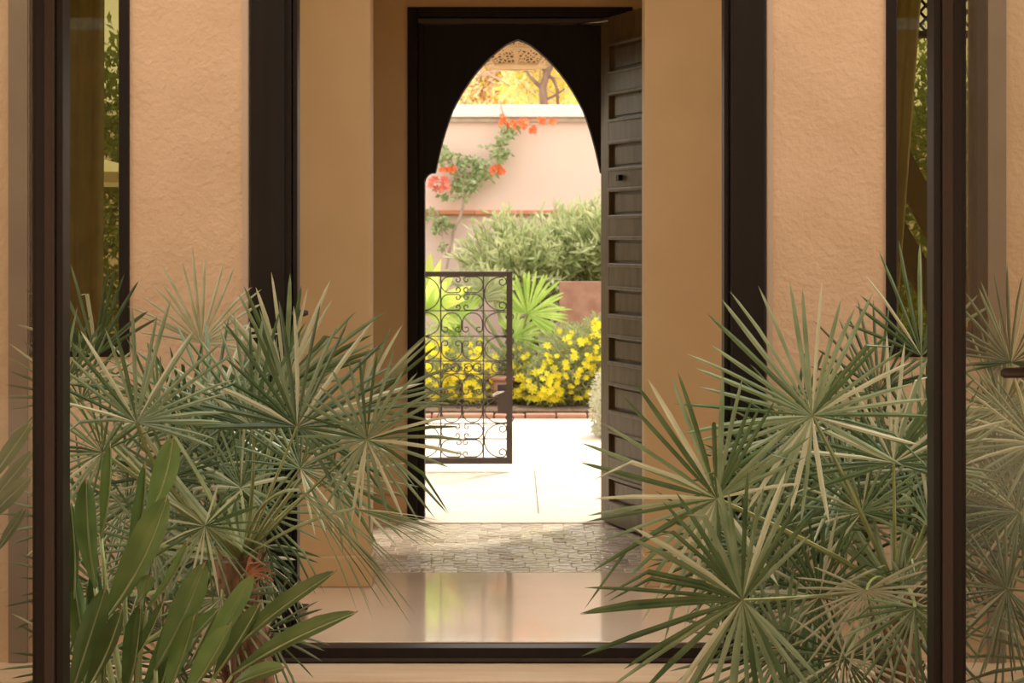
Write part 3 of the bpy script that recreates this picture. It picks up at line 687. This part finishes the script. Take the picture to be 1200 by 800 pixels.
# bed: curb of red stones, soil, low clay wall
cb = bpy.data.objects.new('trim_8', None); COL.objects.link(cb); cb.location = (0, DB, 0); cb['kind'] = 'structure'; cb['label'] = 'low edging of reddish bricks along the flower bed'; cb['category'] = 'edging'
x = -2.6
while x < 2.6:
    MB().box(x, x+.215, DB-.1, DB, -.03, .02+random.random()*.01).build('brick', M['redpot'], cb, bevel=.008); x += .225
struct('floor_bed', MB().box(-9, 9, DB, DW, -.03, .04), M['soil'], 'brown soil of the flower bed', cat='ground')
struct('wall_planter', MB().box(X(655, 14.6), 2.4, 14.35, 14.5, .04, Z(330, 14.35)), M['redpot'], 'low red clay wall behind the yellow flowers at right')
pt = thing('clay_pot', 'red clay pot among yellow flowers behind the gate handle', 'pot', (X(587, 12.9), 12.9, .04))
def lathe(prof, c, n=16):
    mb = MB(); vs = [(c[0]+r*math.cos(2*math.pi*k/n), c[1]+r*math.sin(2*math.pi*k/n), c[2]+z) for r, z in prof for k in range(n)]
    fs = [(i*n+k, i*n+(k+1)%n, (i+1)*n+(k+1)%n, (i+1)*n+k) for i in range(len(prof)-1) for k in range(n)]; mb.add(vs, fs); return mb
lathe([(0,0),(.07,0),(.095,.11),(.11,.21),(.095,.21),(.08,.15),(0,.15)], (X(587, 12.9), 12.9, .04)).build('vessel', M['redpot'], pt, True)
lathe([(.11,.185),(.12,.185),(.12,.215),(.105,.215)], (X(587, 12.9), 12.9, .04)).build('rim', M['redpot'], pt, True)

# ------------------------------------------------------------------ yellow daisy bushes
def flower_proto(r, n, mat, cmat):
    mb = MB()
    for k in range(n):
        a = 2*math.pi*k/n; b_ = math.pi/n*.95
        mb.add([(0,0,0), (r*.6*math.cos(a-b_), r*.6*math.sin(a-b_), .15*r), (r*math.cos(a), r*math.sin(a), .05*r), (r*.6*math.cos(a+b_), r*.6*math.sin(a+b_), .15*r)], [(0,1,2),(0,2,3)])
    me = bpy.data.meshes.new('flower'); me.from_pydata(mb.v, [], mb.f); me.materials.append(mat); return me
daisy = flower_proto(.034, 7, M['yellow'], None)
def daisies(parent, blobs, n, r=1, front=True, me=daisy, nm='flower', minz=.1):
    base = wloc(parent)
    for _ in range(n):
        p, v = in_blob(blobs); 
        b = min(blobs, key=lambda q: ((p.x-q[0])/q[3])**2+((p.z-q[2])/q[5])**2)
        u = ((p.x-b[0])/b[3])**2+((p.z-b[2])/b[5])**2
        p.y = b[1]-b[4]*math.sqrt(max(0, 1-u))*1.02; p.z = max(p.z, minz)
        o = bpy.data.objects.new(nm, me); COL.objects.link(o); o.parent = parent; o.location = p-base
        nn = Vector((random.uniform(-.5,.5), -1, random.uniform(.1, 1.1))); o.rotation_euler = nn.to_track_quat('Z', 'Y').to_euler()
        s_ = random.uniform(.6, 1.15)*r; o.scale = (s_, s_, s_)
bushes = [
 ('round bush full of yellow daisies beside the red clay wall, right of the gate', (672, 12.95), [B(672,430,12.95,42,.32,50), B(700,420,13.0,25,.3,52), B(640,452,12.9,28,.3,36)], 130),
 ('yellow daisy bush directly right of the gate stile', (620, 13.1), [B(620,455,13.1,30,.3,36), B(605,425,13.2,22,.25,22)], 55),
 ('yellow daisy bush seen through the gate, middle', (548, 13.0), [B(550,440,13.0,34,.3,46)], 70),
 ('yellow daisy bush behind the gate, leftmost, next to the dark jamb', (503, 13.0), [B(505,435,13.0,30,.3,52)], 55)]
for lab, (px, d), blobs, nf in bushes:
    t = thing('daisy_bush', lab, 'bush', (X(px, d), d, .04), 'yellow daisy bushes in the bed')
    foliage('foliage', blobs, 2400*len(blobs), .05, .016, M['bush'], t); stems(t, Vector((X(px, d), d, .04)), blobs, 6, .012)
    daisies(t, blobs, int(nf*1.15), 1.05)
# grey-green bush at the right edge, by the path
t = thing('grey_bush', 'pale grey leaved bush beside the path, next to the open door leaf', 'bush', (X(716, 11.2), 11.2, 0))
bb = [B(716,478,11.2,24,.2,50), B(712,510,11.15,16,.18,20)]
foliage('foliage', bb, 3600, .03, .014, M['greybush'], t); stems(t, Vector((X(716, 11.2), 11.2, 0)), bb, 5, .008)

# ------------------------------------------------------------------ oleander
def shoots(parent, blobs, n, L, W, mat, per=13, sl=.30, up=.6):
    mb = MB(); sb = MB()
    for _ in range(n):
        p, v = in_blob(blobs); d = (v*.7+Vector((0,-.1,up))+rv()*.3).normalized(); 
        sb.tube([p, p+d*sl], [.006, .003], 3, cap=False)
        for k in range(per):
            t_ = .1+.9*k/per; ld = (rv()+d*1.1).normalized(); add_leaf(mb, p+d*sl*t_, ld, L*random.uniform(.7,1.2), W)
    o = mb.build('foliage', mat, parent); o['kind'] = 'stuff'
    o = sb.build('shoot', M['petiole'], parent); o['kind'] = 'stuff'
ol = thing('oleander_shrub', 'large oleander shrub with narrow grey green leaves against the pink wall', 'shrub', (X(640, 15.3), 15.3, .04))
bb = [B(640,312,15.15,72,.35,38), B(595,318,15.1,40,.3,28), B(690,300,15.15,45,.35,34), B(720,300,15.1,40,.35,42), B(640,350,15.15,60,.3,40)]
shoots(ol, bb, 520, .13, .026, M['oleander'])
stems(ol, Vector((X(640, 15.3), 15.3, .04)), bb, 9, .03)

# ------------------------------------------------------------------ fan palm and rosette in the bed
cr = P(612, 440, 13.6); b0 = Vector((cr.x, 13.6, .04))
gp = thing('garden_fan_palm', 'bright lime fan palm behind the gate, in front of the oleander', 'palm', b0)
trunk(gp, b0, cr, .07)
for px, py, ang, R, spd, ns, mt in ((618,368,28,62,210,34,'lime'),(560,352,-10,52,190,26,'oleander'),(545,372,-50,48,180,24,'lime'),(602,395,60,48,200,24,'lime'),(578,345,-5,45,150,20,'oleander'),(630,395,100,36,140,14,'palm_dry'),(540,400,-80,40,160,20,'lime')):
    frond(gp, P(px, py, 13.5), ang, R*13.5/F, spd, ns, random.uniform(-12, 12), cr, M[mt], yaw=random.uniform(-15,15), droop=.1, pet=.016, ylim=None, fuse=.55, wid=2.6)
rb = Vector((X(474, 10.6), 10.6, 0)); rc = P(498, 366, 10.6)
rs = thing('rosette_plant', 'plant with broad pointed yellow green leaves, left, above the gate', 'plant', rb)
trunk(rs, rb, P(486, 378, 10.6), .035)
for (tx, ty, w_, dd_) in ((505,294,13,0),(517,303,12,.1),(535,317,13,-.1),(553,335,14,-.15),(548,350,13,-.2),(528,372,10,-.3),(490,300,12,.1),(475,310,12,.1),(540,380,9,-.1),(512,318,13,-.2),(524,330,14,-.25),(465,335,12,0),(532,388,8,-.2),(470,370,10,-.2)):
    A = rc+Vector((0,0,0)); T = P(tx, ty, 10.6+dd_); ax = T-A; L = ax.length; sd = ax.cross(Vector((0,-1,.2))).normalized(); nn = ax.cross(sd).normalized(); W = w_*10.6/F/2
    vs = []; fs = []
    pf = [(0,.5),(.2,.8),(.45,1),(.7,.75),(.88,.35),(1,0)]
    for t_, ww in pf:
        c = A+ax*t_+Vector((0,0,1))*math.sin(t_*math.pi)*.05*L
        for u in (-1,0,1): vs.append(c+sd*W*ww*u+nn*W*ww*.4*abs(u))
    for i in range(len(pf)-1): fs += [(3*i,3*i+1,3*i+4,3*i+3),(3*i+1,3*i+2,3*i+5,3*i+4)]
    mb = MB(); mb.add(vs, fs); mb.build('leaf', M['rosette'], rs, True)

# ------------------------------------------------------------------ climber on the wall
DV = DW-.12
vn = thing('trumpet_vine', 'trumpet vine with orange flowers climbing the pink garden wall', 'climber', (X(523, DV), DV, .04))
def V(px, py, dy=0): return P(px, py, DV+dy)
main = [V(523,520), V(522,320), V(526,296), V(531,272), V(540,252,-.03), V(546,225), V(556,198), V(575,186), V(588,170), V(594,145), V(620,146), V(650,143)]
main[0].z = .04
MB().tube(main, [.022]+[.014]*6+[.010]*3+[.006]*2, 6).build('stem', M['twig'], vn, True)
for pts in (((523,300),(519,285),(517,262),(507,250),(500,245)), ((546,225),(530,190),(518,170)), ((556,198),(552,188),(540,185)), ((594,145),(588,128),(586,118)), ((546,222),(522,215),(508,212))):
    MB().tube([V(*p) for p in pts], .006, 5).build('branch', M['twig'], vn)
path = [(520,172,7,10),(523,188,10,12),(540,192,14,14),(556,188,13,10),(550,205,20,14),(536,215,16,12),(565,200,12,10),(570,205,9,8),(580,180,9,14),(588,168,7,14),(594,155,7,10),(588,180,9,10),(603,152,5,7),(520,230,6,4),(503,248,8,9),(517,258,12,6),(512,265,8,6),(520,262,8,8),(519,286,4,5),(595,147,14,4),(552,218,10,8),(540,226,10,6)]
mb = MB()
for px, py, rx, ry in path:
    for _ in range(int(.62*(rx*ry)**.85)+4):
        p = V(px+random.gauss(0, rx*.5), py+random.gauss(0, ry*.5), random.uniform(-.12, .04)); d = Vector((random.uniform(-1,1), random.uniform(-.6,.1), random.uniform(-1.2,.4)))
        add_leaf(mb, p, d, random.uniform(.045,.075), random.uniform(.03,.05))
o = mb.build('foliage', M['vine'], vn); o['kind'] = 'stuff'
bl = flower_proto(.04, 5, M['orange'], None); bl2 = flower_proto(.045, 5, M['pinkpetal'], None)
vb = wloc(vn)
def blooms(cx, cy, rx, ry, n, me):
    for _ in range(n):
        o = bpy.data.objects.new('flower', me); COL.objects.link(o); o.parent = vn; p = V(cx+random.uniform(-rx, rx), cy+random.uniform(-ry, ry), random.uniform(-.16, -.08)); o.location = p-vb
        nn = Vector((random.uniform(-.8,.8), -1, random.uniform(-.6,.6))); o.rotation_euler = nn.to_track_quat('Z','Y').to_euler(); s_ = random.uniform(.6, 1.1); o.scale = (s_, s_, s_)
blooms(515,214,11,8,20,bl2); blooms(524,198,9,4,10,bl); blooms(584,198,8,5,12,bl); blooms(604,145,16,5,22,bl); blooms(638,142,12,3,9,bl); blooms(624,152,3,5,6,bl); blooms(588,140,3,6,5,bl)

# ------------------------------------------------------------------ trees beyond the wall
def tree(label, base, limbs, blobs, sets, tw=40):
    t = thing('tree', label, 'tree', base)
    for pts, r0, r1, nm in limbs:
        pts = [Vector(p) for p in pts]; r0 *= .55; r1 *= .55; MB().tube(pts, [r0+(r1-r0)*k/(len(pts)-1) for k in range(len(pts))], 8).build(nm, M['bark'], t, True)
    for nm, mat, n, L, W in sets: foliage(nm, blobs, n, L, W, mat, t, up=-.1)
    mb = MB()
    for _ in range(tw):
        p, v = in_blob(blobs); q = p+(rv()+Vector((0,0,.8))).normalized()*random.uniform(.3,.7); mb.tube([p, p.lerp(q,.5)+rv()*.05, q], [.010,.008,.004], 4, cap=False)
    o = mb.build('twig', M['twig'], t); o['kind'] = 'stuff'
    return t
D1 = 18.5
def T(px, py, dy=0): return P(px, py, D1+dy)
b0 = T(640, 140); b0.z = -.03
tree('golden leaved tree with a forked dark trunk above the wall, right', b0, [([b0, T(640,150), T(637,118), T(636,102), T(641,86), T(648,72), T(652,40)], .10, .05, 'trunk'), ([T(636,104), T(628,97), T(620,88), T(606,66)], .045, .02, 'branch'), ([T(641,88), T(648,92), T(653,104), T(654,130)], .035, .03, 'branch'), ([T(641,86), T(632,76), T(622,60)], .04, .015, 'branch'), ([T(637,118), T(650,112), T(668,100)], .03, .015, 'branch')],
     [B(645,90,D1+.6,40,.5,34), B(672,110,D1+.2,16,.4,22), B(612,100,D1+.6,26,.5,28), B(640,30,D1+.3,60,.5,30)], [('foliage', M['treeleaf'], 2100, .085, .05), ('green_foliage', M['treegreen'], 500, .085, .05), ('russet_foliage', M['treeleaf2'], 500, .08, .045)], 90)
b1 = T(560, 140, 2.8); b1.z = -.03
tree('yellow and russet autumn tree above the wall, left', b1, [([b1, T(560,140,2.8), T(566,110,2.8), T(576,80,2.8), T(590,50,2.8)], .09, .03, 'trunk'), ([T(566,112,2.8), T(552,98,2.8), T(540,80,2.8)], .04, .02, 'branch'), ([T(572,95,2.8), T(588,88,2.8), T(606,84,2.8)], .035, .015, 'branch')],
     [B(560,108,D1+2.7,46,.6,32), B(600,100,D1+2.9,36,.6,36), B(575,60,D1+2.8,45,.6,40), B(540,118,D1+2.6,25,.5,18)], [('foliage', M['treeleaf'], 1900, .085, .05), ('russet_foliage', M['treeleaf2'], 2100, .08, .045), ('green_foliage', M['treegreen'], 300, .08, .045)], 160)
b2 = T(600, 140, 6.2); b2.z = -.03
tree('dense pale yellow tree standing behind the other two trees', b2, [([b2, T(600,140,6.2), T(602,60,4)], .12, .05, 'trunk')],
     [B(600,105,D1+6.2,110,.8,38), B(600,50,D1+6.2,110,.8,45)], [('foliage', M['treeleaf2'], 2600, .13, .08), ('gold_foliage', M['treeleaf'], 1500, .13, .08)], 260)

# ------------------------------------------------------------------ carved lantern hanging outside the door
DL = 8.75; lc = P(605, 60, DL)
ln = thing('hanging_lantern', 'large pierced brass lantern hanging outside, at the top of the arch', 'lantern', (lc.x, DL, Z(79, DL)))
def ring(r, z, n=8): return [Vector((lc.x+r*math.cos(2*math.pi*k/n-math.pi/2), DL+r*math.sin(2*math.pi*k/n-math.pi/2), z)) for k in range(n)]
zA, zB, zC = Z(77.5, DL), Z(60.5, DL), Z(20, DL)
rA, rB, rC = .150, .235, .21
for (r0, z_0, r1, z_1) in ((rA, zA, rB, zB), (rB, zB, rC, zC)):
    a = ring(r0, z_0); b_ = ring(r1, z_1)
    for k in range(8):
        k2 = (k+1) % 8
        quad = [a[k], a[k2], b_[k2], b_[k]]; cc = sum(quad, Vector())/4; q = [p.lerp(cc, .09) for p in quad]
        nn = (q[1]-q[0]).cross(q[3]-q[0]).normalized()*.004
        mb = MB(); mb.add([p-nn for p in q]+[p+nn for p in q], [(0,1,2,3),(7,6,5,4),(0,4,5,1),(1,5,6,2),(2,6,7,3),(3,7,4,0)]); mb.build('fretwork_panel', M['fret'], ln)
        MB().tube([a[k], b_[k]], .010, 6).build('rib', M['carved'], ln)
for r_, z_, th in ((rA, zA, .011), (rB, zB, .011), (rC, zC, .010)):
    g = ring(r_, z_); MB().tube(g+[g[0], g[1]], th, 6, cap=False).build('hoop', M['carved'], ln)
a = ring(rA, zA-.004); mb = MB(); mb.add(a, [tuple(range(8))]); mb.build('base_plate', M['carved'], ln)
a = ring(rC, zC); top = Vector((lc.x, DL, zC+.16)); mb = MB(); mb.add(a+[top], [(k, (k+1)%8, 8) for k in range(8)]); mb.build('cap', M['carved'], ln)
MB().tube([top-Vector((0,0,.01)), Vector((lc.x, DL, 2.96))], .006, 6).build('chain', M['black'], ln)
br = thing('lantern_bracket', 'dark iron bracket above the door that carries the lantern', 'bracket', (lc.x, DD+.16, 2.96))
MB().tube([(lc.x, DD+.14, 2.96), (lc.x, DL+.02, 2.96)], .012, 8).build('arm', M['black'], br)

# ------------------------------------------------------------------ the room the viewer stands in
struct('ceiling_room', MB().box(-3.2, 3.2, -.6, 3.66, 2.78, 2.95), M['smooth'], 'ceiling of the room on the near side', cat='ceiling')
for nm, a in (('wall_room_left', -3.2), ('wall_room_right', 3.05)):
    struct(nm, MB().box(a, a+.15, -.6, 3.66, PG, 2.78), M['smooth'], 'tan side wall of the near room, %s side' % nm.split('_')[-1])
for nm, a, b_ in (('wall_near_left', -3.05, -2.05), ('wall_near_right', 2.05, 3.05)):
    struct(nm, MB().box(a, b_, DN, DN+.09, PG, 2.78), M['plaster'], 'tan wall beside the sliding doors, %s side' % nm.split('_')[-1])
struct('wall_blocker', MB().box(-8, 8, -8.2, -8, PG, 3.6), M['plaster'], 'unseen tan wall added far behind the viewer to dim glass reflections')  # out of view, added to cut sky light and reflections in the near glass
